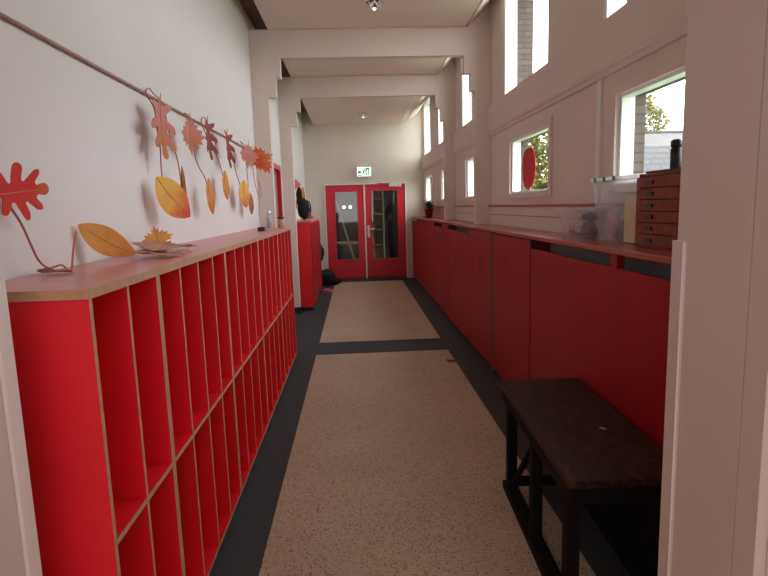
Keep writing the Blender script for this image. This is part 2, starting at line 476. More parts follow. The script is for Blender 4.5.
portal(6.40, 6.50, 1); portal(8.60, 8.70, 2)
# dark skirting at the feet of the portal legs and along the left wall
for k, (y0, y1) in enumerate(((6.385, 6.51), (8.585, 8.71))):
    MB().box(-1.068, -0.885, y0, y1, 0, 0.10).build('baseboard_left', DARKGREY, kind='structure')
MB().box(-1.068, -1.05, 6.52, 7.33, 0, 0.10).build('baseboard_left', DARKGREY, kind='structure')
MB().box(-1.068, -0.69, 12.48, 12.498, 0, 0.10).build('baseboard_end', DARKGREY, kind='structure')

# band and bead between the two rows of windows, ledge line over the counter
for a, b in ((1.31, 6.399), (6.501, 8.599), (8.701, 12.499)):
    MB().prism([(WR, 2.335), (1.535, 2.34), (1.530, 2.365), (1.518, 2.375), (1.512, 2.40), (1.512, 2.655), (1.55, 2.675)], 'y', a, b).build('trim_7', PLASTER, kind='structure')
    MB().box(1.525, 1.55, a, b, 1.563, 1.583, bev=0.003).build('trim_8', REDLEDGE, kind='structure')
    MB().box(1.542, 1.55, a, b, 1.372, 1.563).build('trim_9', PINKPANEL if a > 8.7 else PLASTER, kind='structure')
    MB().box(1.536, 1.542, a, b, 1.477, 1.484).build('trim_10', REDLEDGE, kind='structure')


def window(n, y0, y1, z0, z1, casing=True):
    deep = 1.62 if casing else 1.66
    w = MB()
    t = 0.03
    x0, x1 = 1.556, deep
    w.box(x0, x1, y0, y0 + t, z0, z1, bev=0.004); w.box(x0, x1, y1 - t, y1, z0, z1, bev=0.004)
    w.box(x0, x1, y0 + t, y1 - t, z0, z0 + t * .6, bev=0.004); w.box(x0, x1, y0 + t, y1 - t, z1 - t * .6, z1, bev=0.004)
    w.box(deep, deep + .02, y0, y0 + .02, z0, z1); w.box(deep, deep + .02, y1 - .02, y1, z0, z1)
    fr = w.build('window_%d' % n, FRAMEWHITE, kind='structure')
    MB().box(1.598, 1.604, y0 + t, y1 - t, z0 + t * .6, z1 - t * .6).build('window_glass', GLASS, fr)
    if casing:
        c = MB(); k = 0.06
        c.box(1.532, 1.55, y0 - k, y0, z0 - k * .8, z1 + k, bev=0.003); c.box(1.532, 1.55, y1, y1 + k, z0 - k * .8, z1 + k, bev=0.003)
        c.box(1.532, 1.55, y0, y1, z1, z1 + k, bev=0.003); c.box(1.528, 1.55, y0, y1, z0 - k * .8, z0, bev=0.003)
        c.build('window_casing', PLASTER, fr)
    return fr


n = 1
for a, b in LOWER_WINDOWS: window(n, a, b, *LZ); n += 1
for a, b in UPPER_WINDOWS: window(n, a, b, *UZ, casing=False); n += 1
# tall vertical battens of the window surround in the nearest bay
for y in (3.53,): MB().box(1.53, 1.55, y - .03, y + .03, 1.585, 2.335, bev=0.004).build('trim_11', WHITEWOOD, kind='structure')

# room around the camera
MB().box(-2.2, -2.1, -3.2, 1.3, 0, 3.0).build('wall_room_left', PLASTER_LEFT, kind='structure')
MB().box(2.1, 2.2, -3.2, 1.3, 0, 3.0).build('wall_room_right', PLASTER_LEFT, kind='structure')
MB().box(-2.2, 2.2, -3.3, -3.2, 0, 3.0).build('wall_room_back', PLASTER_LEFT, kind='structure')
MB().box(-2.2, 2.2, -3.3, 1.04, 3.0, 3.1).build('ceiling', CEIL, kind='structure')
# corridor behind the double doors
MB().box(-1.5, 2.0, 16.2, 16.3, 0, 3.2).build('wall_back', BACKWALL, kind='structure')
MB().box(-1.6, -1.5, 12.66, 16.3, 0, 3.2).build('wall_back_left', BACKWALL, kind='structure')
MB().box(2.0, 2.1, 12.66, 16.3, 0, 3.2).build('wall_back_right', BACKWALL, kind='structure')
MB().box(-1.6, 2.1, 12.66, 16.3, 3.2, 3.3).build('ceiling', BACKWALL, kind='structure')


# ------------------------------------------------------------------ double doors at the end
fr = MB()
fr.box(-0.66, -0.635, YE - 0.03, YE + 0.12, 0, 2.12); fr.box(1.115, 1.15, YE - 0.03, YE + 0.12, 0, 2.12)
fr.box(-0.635, 1.115, YE - 0.02, YE + 0.12, 2.095, 2.12)
fro = fr.build('door_frame', WHITEWOOD, kind='structure')


def leaf_door(n, x0, x1, g, hand):
    d = MB(); y0, y1 = YE + 0.0, YE + 0.045
    z1 = 2.093
    d.box(x0, g[0], y0, y1, 0.012, z1); d.box(g[1], x1, y0, y1, 0.012, z1)
    d.box(g[0], g[1], y0, y1, 0.012, g[2]); d.box(g[0], g[1], y0, y1, g[3], z1)
    o = d.build('door_%d' % n, REDDOOR, kind='structure')
    b = MB(); k = 0.022
    b.box(g[0] - k, g[0], y0 - .012, y0, g[2] - k, g[3] + k); b.box(g[1], g[1] + k, y0 - .012, y0, g[2] - k, g[3] + k)
    b.box(g[0], g[1], y0 - .012, y0, g[2] - k, g[2]); b.box(g[0], g[1], y0 - .012, y0, g[3], g[3] + k)
    b.build('glazing_bead', REDDOOR, o)
    MB().box(g[0], g[1], y0 + .018, y0 + .026, g[2], g[3]).build('door_glass', DOORGLASS, o)
    MB().box(x0, x1, y0 - .004, y0, 0.012, 0.055).build('kick_strip', DARKRED, o)
    return o


d1 = leaf_door(1, -0.632, 0.205, (-0.43, 0.055, 0.455, 1.945), 1)
d2 = leaf_door(2, 0.232, 1.112, (0.375, 0.945, 0.46, 1.955), -1)
MB().box(0.203, 0.234, YE - 0.012, YE + 0.03, 0.01, 2.095).build('meeting_strip', WHITEWOOD, d1)
h = MB(); h.box(0.262, 0.315, YE - .012, YE, 0.94, 1.20, bev=0.004).tube([(0.29, YE - .012, 1.12), (0.29, YE - .06, 1.12), (0.30, YE - .065, 1.12), (0.42, YE - .065, 1.118)], 0.010, 8)
h.tube([(0.29, YE - .012, 0.99), (0.29, YE - .03, 0.99)], 0.013, 10)
h.build('door_handle', ALU, d2)
c = MB(); c.box(0.76, 1.04, YE - .055, YE, 2.03, 2.10, bev=0.006)
cl = c.build('door_closer', ALU, d2)
MB().box(0.50, 0.80, YE - .05, YE - .03, 2.098, 2.112).build('closer_arm', DARKRED, cl)

# exit sign above the doors
ex = thing('exit_sign', 'green and white illuminated emergency exit sign above the red double doors', 'exit sign', (0.225, YE - .002, 2.26))
MB().box(-0.155, 0.155, -0.06, 0.0, 0.0, 0.215, bev=0.006).build('housing', WHITEWOOD, ex)
SIGNW = emis('exit_sign_white', (0.80, 0.96, 0.86), 0.62)
SIGNG = emis('exit_sign_green', (0.0, 0.26, 0.11), 0.10)
MB().box(-0.148, 0.148, -0.064, -0.060, 0.008, 0.20).build('sign_panel', SIGNW, ex)
g = MB()
yy0, yy1 = -0.067, -0.0642
g.prism([(0.035, 0.025), (0.118, 0.025), (0.118, 0.188), (0.035, 0.188)], 'y', yy0, yy1)       # door
g.prism([(-0.138, 0.10), (-0.10, 0.155), (-0.10, 0.122), (-0.06, 0.122), (-0.06, 0.078), (-0.10, 0.078), (-0.10, 0.045)], 'y', yy0, yy1)   # arrow
g.prism([(-0.135, 0.02), (-0.045, 0.02), (-0.045, 0.035), (-0.135, 0.035)], 'y', yy0, yy1)
# running figure
g.lathe([(0.013, yy0), (0.013, yy1)], (0.012, 0, 0.165), 12, axis='y')
g.prism([(-0.012, 0.15), (0.016, 0.148), (0.004, 0.09), (-0.024, 0.092)], 'y', yy0, yy1)
g.prism([(-0.024, 0.094), (-0.004, 0.098), (0.018, 0.062), (0.012, 0.028), (0.0, 0.03), (0.004, 0.06)], 'y', yy0, yy1)
g.prism([(-0.024, 0.098), (-0.006, 0.092), (-0.024, 0.058), (-0.045, 0.05), (-0.048, 0.062), (-0.03, 0.07)], 'y', yy0, yy1)
g.prism([(0.010, 0.146), (0.028, 0.12), (0.034, 0.127), (0.016, 0.152)], 'y', yy0, yy1)
g.build('pictogram', SIGNG, ex)
w = MB().box(0.060, 0.093, -0.0695, -0.0672, 0.030, 0.150)
w.build('door_pictogram', SIGNW, ex)

# side door in the left wall of the second bay
sd = MB(); sd.box(-1.10, -1.045, 7.33, 7.405, 0, 2.22, bev=.004); sd.box(-1.10, -1.045, 8.215, 8.29, 0, 2.22, bev=.004); sd.box(-1.10, -1.045, 7.405, 8.215, 2.15, 2.22, bev=.004)
sdo = sd.build('door_frame', REDDOOR, kind='structure')
d3 = MB().box(-1.19, -1.15, 7.402, 8.218, 0.01, 2.155).build('door_3', DARKRED, kind='structure')
MB().tube([(-1.15, 7.48, 1.05), (-1.11, 7.48, 1.05), (-1.105, 7.60, 1.05)], 0.009, 8).build('door_handle', ALU, d3)

# ------------------------------------------------------------------ cubby shelving along the left wall
PLYX = {'+x': 1}
TH = 0.018


def cubby_unit(y0, y1, cols, label):
    t = thing('cubby_unit', label, 'cubby shelf', (-0.69, y0, 0), 0, 'red cubby units along the left wall')
    L = y1 - y0; X0 = -0.365
    MB().box(X0, 0, 0.0006, TH, 0.035, 1.388, face_mi=PLYX).build('side_panel', [RED, PLY], t)
    MB().box(X0, 0, L - TH, L - 0.0006, 0.035, 1.388, face_mi=PLYX).build('side_panel', [RED, PLY], t)
    for k in range(1, cols):
        yc = L * k / cols
        MB().box(X0 + .012, -0.002, yc - 0.008, yc + 0.008, 0.053, 1.385, face_mi=PLYX).build('divider', [RED, PLY], t)
    MB().box(X0 + .012, -0.001, TH, L - TH, 0.692, 0.710, face_mi=PLYX).build('shelf', [RED, PLY], t)
    MB().box(X0 + .012, -0.001, TH, L - TH, 0.035, 0.053, face_mi=PLYX).build('bottom_panel', [RED, PLY], t)
    MB().box(X0, X0 + .012, TH, L - TH, 0.035, 1.388).build('back_panel', RED, t)
    MB().box(X0, -0.03, TH, L - TH, 0.0, 0.035).build('plinth', DARKGREY, t)
    return t


cubby_unit(1.455, 1.965, 2, 'red cubby unit of two columns nearest the camera with a bright red end panel')
names = ['second red cubby unit along the left wall, beside the small end unit', 'third red cubby unit along the left wall, in the middle of the row',
         'fourth red cubby unit along the left wall, below the last hanging leaves', 'fifth and farthest red cubby unit on the left wall, beside the pillar']
for k, nm in enumerate(names): cubby_unit(1.965 + 1.01 * k, 1.965 + 1.01 * (k + 1), 4, nm)
tp = MB().box(-1.062, -0.684, 1.445, 6.03, 1.3885, 1.414, mi=0, face_mi={'+x': 1, '-y': 1, '+y': 1})
tag(tp.build('shelf_top_board', [REDTOP, PLY]), 'long pinkish red top board with plywood edge lying over the cubby units', 'worktop')

# ------------------------------------------------------------------ tall red locker beyond the second portal
lk = thing('locker', 'tall red locker cabinet standing beyond the left pillar near the doors', 'locker', (-0.70, 8.80, 0))
MB().box(-0.365, 0, 0, 2.15, 0.06, 1.395, bev=0.003).build('body', RED, lk)
MB().box(-0.368, 0.004, -0.004, 2.155, 1.395, 1.418, face_mi={'+x': 1, '-y': 1}).build('top', [REDTOP, PLY], lk)
MB().box(-0.34, -0.02, 0.02, 2.13, 0.0, 0.06).build('plinth', BLACK, lk)
for k in range(5):
    for (za, zb) in ((0.08, 0.72), (0.74, 1.38)):
        MB().box(0.0, 0.012, 0.012 + .427 * k, .427 * (k + 1) - .002, za, zb, bev=0.002).build('door', REDCAB, lk)

# ------------------------------------------------------------------ cabinets and radiator covers along the right wall
XF = 1.25
HANDLE = mat('dull_red_metal', (0.30, 0.09, 0.09), 0.45, 0.05, metal=0.3)


def slot_unit(y0, y1, posts, short, label, zs=1.272):
    L = y1 - y0
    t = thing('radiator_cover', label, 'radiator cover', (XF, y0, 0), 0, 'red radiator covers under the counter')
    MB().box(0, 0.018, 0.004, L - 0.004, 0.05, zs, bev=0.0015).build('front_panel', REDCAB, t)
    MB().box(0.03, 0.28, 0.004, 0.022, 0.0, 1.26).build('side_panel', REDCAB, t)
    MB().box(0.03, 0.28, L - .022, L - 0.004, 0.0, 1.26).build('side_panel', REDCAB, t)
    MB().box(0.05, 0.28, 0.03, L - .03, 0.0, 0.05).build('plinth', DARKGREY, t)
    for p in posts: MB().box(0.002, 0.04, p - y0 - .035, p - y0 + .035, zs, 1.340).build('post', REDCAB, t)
    rt = thing('radiator', 'grey radiator seen in the slot of ' + short, 'radiator', (XF, y0, 0), 0, 'radiators behind the covers')
    rb = MB().box(0.10, 0.17, 0.12, L - .12, 0.2, 1.315)
    rb.build('panel', RADI, rt)
    MB().box(0.17, 0.20, 0.14, L - .14, 0.22, 1.30).build('fins', RADI, rt)
    return t


def door_unit(y0, y1, doors, handles, label, xf=XF):
    L = y1 - y0
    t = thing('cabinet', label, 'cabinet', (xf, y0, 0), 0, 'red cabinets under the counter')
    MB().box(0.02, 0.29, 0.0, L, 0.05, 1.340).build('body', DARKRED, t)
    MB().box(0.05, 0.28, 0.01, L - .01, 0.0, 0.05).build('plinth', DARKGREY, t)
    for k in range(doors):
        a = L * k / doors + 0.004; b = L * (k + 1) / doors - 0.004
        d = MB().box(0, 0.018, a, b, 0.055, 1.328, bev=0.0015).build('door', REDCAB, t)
        if k < len(handles):
            yy, z0, z1 = handles[k]
            hh = MB().tube([(0, yy - y0, z0), (-0.028, yy - y0, z0), (-0.028, yy - y0, z1), (0, yy - y0, z1)], 0.004, 8)
            hh.build('handle', HANDLE, d)
    return t


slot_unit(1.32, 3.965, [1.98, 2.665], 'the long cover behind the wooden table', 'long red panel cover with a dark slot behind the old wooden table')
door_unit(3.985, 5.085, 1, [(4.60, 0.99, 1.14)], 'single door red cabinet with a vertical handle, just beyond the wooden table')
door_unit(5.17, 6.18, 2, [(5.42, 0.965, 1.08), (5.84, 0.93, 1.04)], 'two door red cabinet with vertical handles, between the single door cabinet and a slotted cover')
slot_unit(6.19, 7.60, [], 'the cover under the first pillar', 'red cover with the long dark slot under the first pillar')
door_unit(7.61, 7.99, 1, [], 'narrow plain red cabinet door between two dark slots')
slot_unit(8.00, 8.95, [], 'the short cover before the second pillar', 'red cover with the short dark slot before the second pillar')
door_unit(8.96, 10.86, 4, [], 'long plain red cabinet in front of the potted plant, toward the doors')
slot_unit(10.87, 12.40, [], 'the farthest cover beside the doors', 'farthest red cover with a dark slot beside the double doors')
# pale filler strip in the gap between two cabinets
MB().box(1.252, 1.262, 5.152, 5.167, 0.0, 1.340).build('trim_12', STRIP, kind='structure')
MB().box(1.256, 1.27, 3.9665, 3.9835, 0.0, 1.340).build('trim_14', BLACK, kind='structure')
MB().box(1.262, 1.54, 5.088, 5.151, 0.0, 1.340).build('trim_13', BLACK, kind='structure')  # black block in the cabinet gap, standing in for its shade
ct = MB().box(1.232, 1.541, 1.31, 12.49, 1.341, 1.370, mi=0, bev=0.005)
tag(ct.build('counter_top', REDTOP2), 'long glossy red brown counter top running under the windows on the right', 'worktop')


D0 = math.radians
# ------------------------------------------------------------------ old wooden table in the right foreground
tb = thing('wooden_table', 'low old black stained wooden table with worn brown top in the right foreground', 'table', (1.0, 2.45, 0), D0(-2.5))
TZ = 0.60
t_ = MB(); t_.box(-0.240, 0.215, -0.60, 0.60, TZ - 0.028, TZ, bev=0.004)
t_.build('tabletop', WOODTOP, tb)
MB().box(-0.228, 0.205, -0.58, 0.58, TZ - 0.10, TZ - 0.028).build('apron', WOODLEG, tb)
for sx in (-0.230, 0.150):
    MB().box(sx - 0.010, sx + 0.060, -0.59, 0.50, 0.0, 0.045, bev=0.004).build('runner', WOODLEG, tb)
    for y in (-0.53, -0.05, 0.43):
        MB().box(sx, sx + 0.050, y - 0.028, y + 0.028, 0.045, TZ - 0.10, bev=0.003).build('leg', WOODLEG, tb)
    for ya, yb in (((0.41, -0.03),) if sx < 0 else ((0.41, -0.03), (-0.51, -0.07))):
        br = MB(); br.tube([(sx + .025, ya, 0.06), (sx + .025, yb, TZ - 0.11)], 0.018, 6); br.build('brace', WOODLEG, tb)
MB().box(-0.185, 0.165, 0.41, 0.445, 0.05, 0.095).build('stretcher', WOODLEG, tb)
MB().box(0.178, 0.190, -0.57, 0.50, 0.045, TZ - 0.10).build('side_board', WOODLEG, tb)
# small pale scrap on the table
sc = MB().prism([(1.050, 2.325), (1.066, 2.300), (1.072, 2.304), (1.062, 2.322), (1.053, 2.331)], 'z', TZ + .0005, TZ + .002)
tag(sc.build('paper_scrap', WHITEWOOD), 'tiny white scrap lying on the dark table top', 'paper scrap')

# ------------------------------------------------------------------ things on the counter


def tub(name, label, loc, rz, w, l, hgt, clips, seedv, contents):
    """tapered translucent tub, w along x, l along y"""
    t = thing(name, label, 'storage box', loc, rz)
    b = MB(); th = 0.003
    def ring(k, z, inset=0.0):
        a, c_ = w / 2 * k - inset, l / 2 * k - inset; q = 0.02
        pts = []
        for sx, sy, a0 in ((1, 1, 0), (-1, 1, PI / 2), (-1, -1, PI), (1, -1, 1.5 * PI)):
            for j in range(4):
                an = a0 + j * PI / 6
                pts.append((sx * (a - q) + q * math.cos(an), sy * (c_ - q) + q * math.sin(an), z))
        return [b.bm.verts.new(p) for p in pts]
    rs = [ring(0.80, 0.0), ring(0.87, hgt * .35), ring(0.955, hgt * .86), ring(1.0, hgt * .87), ring(1.0, hgt), ring(1.0, hgt, th), ring(0.95, hgt * .86, th), ring(0.80, 0.004, th)]
    for A, B in zip(rs, rs[1:]):
        for k in range(len(A)): b.bm.faces.new((A[k], A[(k + 1) % len(A)], B[(k + 1) % len(B)], B[k]))
    b.bm.faces.new(rs[0][::-1]); b.bm.faces.new(rs[-1])
    b.build('tub', PLASTIC, t)
    if clips:
        MB().box(-w / 2 - .006, w / 2 + .006, -l / 2 - .006, l / 2 + .006, hgt, hgt + .018, bev=0.006).build('lid', PLASTICRIM, t)
        for y in clips: MB().box(-w / 2 - .010, -w / 2 + .03, y - .015, y + .015, hgt - .004, hgt + .021, bev=.003).build('clip', GREENCLIP, t, label='dark green clip')
    else:
        rr = MB()
        rr.box(-w / 2 - .008, -w / 2 + .004, -l / 2 - .008, l / 2 + .008, hgt - .014, hgt, bev=0.003); rr.box(w / 2 - .004, w / 2 + .008, -l / 2 - .008, l / 2 + .008, hgt - .014, hgt, bev=0.003)
        rr.box(-w / 2, w / 2, -l / 2 - .008, -l / 2 + .004, hgt - .014, hgt, bev=0.003); rr.box(-w / 2, w / 2, l / 2 - .004, l / 2 + .008, hgt - .014, hgt, bev=0.003)
        rr.build('rim', PLASTICRIM, t)
    return t


C1 = mat('purple_cloth', (0.16, 0.03, 0.07), 0.9, 0.3, 15); C2 = mat('navy_cloth', (0.05, 0.055, 0.12), 0.9, 0.2, 15)
C3 = mat('pink_cloth', (0.62, 0.28, 0.30), 0.9, 0.2, 15); C4 = mat('beige_cloth', (0.62, 0.50, 0.38), 0.9, 0.1, 15); C5 = mat('yellow_paper', (0.80, 0.62, 0.28), 0.8, 0.08, 8)
tub('plastic_tub', 'low open translucent plastic tub with colourful cloths on the red counter', (1.472, 3.60, 1.3715), 0.0, 0.135, 0.53, 0.185, None, 3, None)
cc = [((1.468, 3.72, 1.415), .034, .06, .036, C3, 'pink'), ((1.468, 3.61, 1.425), .032, .046, .040, C4, 'beige'), ((1.468, 3.47, 1.425), .038, .075, .046, C1, 'dark purple'),
      ((1.468, 3.46, 1.50), .040, .08, .026, C2, 'navy blue')]
for k, (cp, a, b, c_, mm, cn) in enumerate(cc):
    bl = MB().blob(cp, a, b, c_, 0.16, seed=k + 3)
    tag(bl.build('folded_cloth', mm), cn + ' crumpled cloth inside the low plastic tub', 'cloth', 'cloths in the plastic tub')
tub('storage_box', 'tall translucent storage box with green clips beside the wooden drawer chest', (1.466, 3.01, 1.3715), 0.0, 0.145, 0.545, 0.335, [0.21, 0.09, -0.03], 5, None)
bk = MB(); bk.box(1.425, 1.50, 2.80, 2.93, 1.377, 1.62, bev=0.006)
tag(bk.build('paper_stack', C5), 'yellow paper pad standing inside the tall storage box', 'paper')
for k, (cp, a, b, c_, mm, cn) in enumerate([((1.462, 3.00, 1.44), .038, .05, .055, C2, 'dark blue'), ((1.462, 3.12, 1.45), .038, .05, .07, C3, 'rose')]):
    tag(MB().blob(cp, a, b, c_, 0.06, seed=k + 11).build('folded_cloth', mm), cn + ' bundle inside the tall storage box', 'cloth', 'bundles in the storage box')

ch = thing('drawer_chest', 'small mahogany chest of six drawers with black pulls on the counter', 'drawer chest', (1.455, 2.455, 1.3712), 0.0)
CW, CLn, CH = 0.15, 0.53, 0.335
b = MB(); b.box(-CW / 2 + .012, CW / 2, -CLn / 2, -CLn / 2 + .014, 0, CH).box(-CW / 2 + .012, CW / 2, CLn / 2 - .014, CLn / 2, 0, CH)
b.box(-CW / 2 + .012, CW / 2, -CLn / 2, CLn / 2, CH, CH + .014, bev=.003).box(-CW / 2 + .012, CW / 2, -CLn / 2, CLn / 2, 0, .012).box(CW / 2 - .008, CW / 2, -CLn / 2, CLn / 2, 0, CH)
b.build('body', CHEST, ch)
for k in range(6):
    z0 = .012 + k * .0538; z1 = z0 + .0505
    d = MB().box(-CW / 2, CW / 2 - .02, -CLn / 2 + .002, CLn / 2 - .002, z0, z1, bev=.003).build('drawer', CHEST, ch)
    pb = MB(); pb.box(-CW / 2 - .010, -CW / 2, .100, .155, (z0 + z1) / 2 - .009, (z0 + z1) / 2 + .009, bev=.003)
    pb.build('pull', BLACK, d)
tr = MB().box(1.39, 1.52, 2.22, 2.66, 1.7207, 1.730, bev=.004)
tag(tr.build('black_folder', BLACK), 'flat black folder lying on top of the wooden drawer chest', 'folder')
bt = thing('black_bottle', 'upright black bottle standing on the folder above the drawer chest', 'bottle', (1.43, 2.47, 1.7305))
MB().lathe([(0.023, 0), (0.025, .004), (0.025, .085), (0.019, .09), (0.019, .092)], seg=20).build('body', BLACK, bt)
MB().lathe([(0.022, .092), (0.025, .095), (0.025, .118), (0.016, .126), (0.004, .126)], seg=20).build('cap', BLACK, bt)

# potted plant far along the counter
pp = thing('potted_plant', 'small green plant in a dark red pot near the end of the counter', 'potted plant', (1.37, 10.45, 1.371))
MB().lathe([(0.055, 0), (0.062, .01), (0.078, .15), (0.084, .152), (0.084, .17), (0.074, .172), (0.068, .15)], seg=24).build('pot', POT, pp)
pl = MB(); rnd = random.Random(5)
for k in range(70):
    a = rnd.uniform(0, 2 * PI); el = rnd.uniform(0.1, 1.4); ln = rnd.uniform(.08, .18)
    d = Vector((math.cos(a) * math.cos(el), math.sin(a) * math.cos(el), math.sin(el))); s0 = Vector((0, 0, .16)) + d * .02
    wv = d.cross(Vector((0, 0, 1))).normalized() * .018; up = wv.cross(d).normalized() * .006
    p1 = s0 + d * ln * .5; p2 = s0 + d * ln + Vector((0, 0, -.02))
    vs = [pl.bm.verts.new(q) for q in (s0, p1 + wv, p2, p1 - wv, p1 + up)]
    for q in ((0, 1, 4), (1, 2, 4), (2, 3, 4), (3, 0, 4)): pl.bm.faces.new([vs[i] for i in q])
pl.build('foliage', LEAFG, pp)


# ------------------------------------------------------------------ felt leaves and the cord
def leaf_mat(name, c_in, c_mid, c_out, scale=1.0, radial=False):
    m = bpy.data.materials.new(name); m.use_nodes = True
    nt = m.node_tree; p = nt.nodes['Principled BSDF']; p.inputs['Roughness'].default_value = 0.8
    tc = nt.nodes.new('ShaderNodeTexCoord'); ln = nt.nodes.new('ShaderNodeVectorMath'); ln.operation = 'LENGTH'
    no = nt.nodes.new('ShaderNodeTexNoise'); no.inputs['Scale'].default_value = 14
    nt.links.new(tc.outputs['Object'], ln.inputs[0]); nt.links.new(tc.outputs['Object'], no.inputs['Vector'])
    ma = nt.nodes.new('ShaderNodeMath'); ma.operation = 'MULTIPLY_ADD'; ma.inputs[1].default_value = 5.0 / scale if radial else 3.4 / scale
    sy_ = nt.nodes.new('ShaderNodeSeparateXYZ'); nt.links.new(tc.outputs['Object'], sy_.inputs[0])
    ml = nt.nodes.new('ShaderNodeMath'); ml.operation = 'MULTIPLY_ADD'; ml.inputs[1].default_value = 0.8; ml.inputs[2].default_value = -0.45 if radial else 0.0
    nt.links.new(no.outputs['Fac'], ml.inputs[0]); nt.links.new(ln.outputs['Value'] if radial else sy_.outputs['Y'], ma.inputs[0]); nt.links.new(ml.outputs[0], ma.inputs[2])
    rp = nt.nodes.new('ShaderNodeValToRGB'); e = rp.color_ramp.elements
    e[0].position = 0.1; e[0].color = (*c_in, 1); e[1].position = 0.95; e[1].color = (*c_out, 1)
    x = e.new(0.5); x.color = (*c_mid, 1)
    nt.links.new(ma.outputs[0], rp.inputs['Fac']); nt.links.new(rp.outputs['Color'], p.inputs['Base Color'])
    tr = nt.nodes.new('ShaderNodeBsdfTranslucent'); nt.links.new(rp.outputs['Color'], tr.inputs[0])
    mx = nt.nodes.new('ShaderNodeMixShader'); mx.inputs[0].default_value = 0.2
    out = nt.nodes['Material Output']
    nt.links.new(p.outputs[0], mx.inputs[1]); nt.links.new(tr.outputs[0], mx.inputs[2]); nt.links.new(mx.outputs[0], out.inputs[0])
    return m


LM_RED = leaf_mat('leaf_red_yellow_tips', (0.75, 0.035, 0.03), (0.68, 0.05, 0.03), (0.62, 0.30, 0.04), 1.0, True)
LM_PINK = leaf_mat('leaf_dusty_pink', (0.72, 0.30, 0.28), (0.66, 0.24, 0.20), (0.62, 0.22, 0.06))
LM_DARK = leaf_mat('leaf_dark_red', (0.42, 0.10, 0.09), (0.34, 0.07, 0.07), (0.24, 0.04, 0.04))
LM_ORANGE = leaf_mat('leaf_orange', (0.80, 0.40, 0.08), (0.72, 0.26, 0.06), (0.52, 0.12, 0.03))
LM_YELLOW = leaf_mat('leaf_yellow', (0.88, 0.55, 0.12), (0.82, 0.40, 0.09), (0.72, 0.08, 0.05), .85)
LM_YO = leaf_mat('leaf_golden', (0.74, 0.26, 0.06), (0.84, 0.42, 0.10), (0.72, 0.36, 0.07), 1.1)
LM_BROWN = leaf_mat('leaf_brown_orange', (0.45, 0.17, 0.05), (0.38, 0.12, 0.04), (0.28, 0.07, 0.03))
LM_ORED = leaf_mat('leaf_orange_red', (0.62, 0.045, 0.03), (0.72, 0.12, 0.04), (0.80, 0.30, 0.06), 1.0)

MAPLE = [(0, 1.0), (.10, .74), (.22, .80), (.20, .52), (.45, .68), (.42, .52), (.72, .50), (.62, .36), (.95, .18), (.70, .12), (.78, -.02), (.42, -.06), (.52, -.22), (.30, -.22), (.34, -.38), (.08, -.30), (.04, -.42)]
OAK = [(0, 1.0), (.10, .97), (.16, .86), (.10, .70), (.19, .60), (.27, .64), (.40, .74), (.52, .72), (.50, .58), (.34, .42), (.25, .34), (.26, .24), (.34, .22), (.60, .30), (.72, .22), (.66, .08), (.40, -.02), (.25, -.06), (.24, -.16), (.34, -.22), (.50, -.34), (.46, -.46), (.26, -.42), (.08, -.40), (.03, -.60)]
OVAL = [(0, 1.0), (.12, .86), (.25, .62), (.34, .34), (.37, .05), (.34, -.25), (.26, -.52), (.14, -.78), (.04, -.94)]


def smooth_outline(pts, n=3):
    out = []
    for i in range(len(pts) - 1):
        p0 = pts[max(i - 1, 0)]; p1 = pts[i]; p2 = pts[i + 1]; p3 = pts[min(i + 2, len(pts) - 1)]
        for k in range(n):
            t = k / n
            out.append(tuple(0.5 * ((2 * b) + (c - a) * t + (2 * a - 5 * b + 4 * c - d) * t * t + (3 * b - a - 3 * c + d) * t ** 3) for a, b, c, d in zip(p0, p1, p2, p3)))
    out.append(pts[-1])
    return out


OAK = smooth_outline(OAK); OVAL = smooth_outline(OVAL)


def leaf_mesh(shape, sx, sy, curl, fold, m, name='leaf'):
    pts = shape + [(-x, y) for x, y in reversed(shape) if x > 1e-3]
    b = bmesh.new(); T = 0.0022

    def z(x, y): return curl * (y * y) + fold * abs(x) ** 1.3 + 0.05 * math.sin(5 * y + 3 * x) * abs(x)
    layers = []
    for t in (T / 2, -T / 2):
        c_ = b.verts.new((0, 0, t)); rs = []
        for k in (0.5, 1.0):
            rs.append([b.verts.new((x * sx * k, y * sy * k, z(x * k, y * k) * sy + t)) for x, y in pts])
        layers.append((c_, rs))
    n = len(pts)
    for li, (c_, rs) in enumerate(layers):
        for i in range(n):
            j = (i + 1) % n
            q1 = [c_, rs[0][i], rs[0][j]]; q2 = [rs[0][i], rs[1][i], rs[1][j], rs[0][j]]
            if li == 0: q1.reverse(); q2.reverse()
            b.faces.new(q1); b.faces.new(q2)
    for i in range(n):
        j = (i + 1) % n
        b.faces.new((layers[0][1][1][i], layers[0][1][1][j], layers[1][1][1][j], layers[1][1][1][i]))
    bmesh.ops.recalc_face_normals(b, faces=b.faces[:])
    me = bpy.data.meshes.new(name); b.to_mesh(me); b.free(); me.materials.append(m)
    return me


BASE = Matrix(((0, 0, 1, 0), (1, 0, 0, 0), (0, 1, 0, 0), (0, 0, 0, 1)))      # local x->Y, y->Z, z->X
VEIN = mat('leaf_vein', (0.58, 0.22, 0.09), 0.8, 0.1)


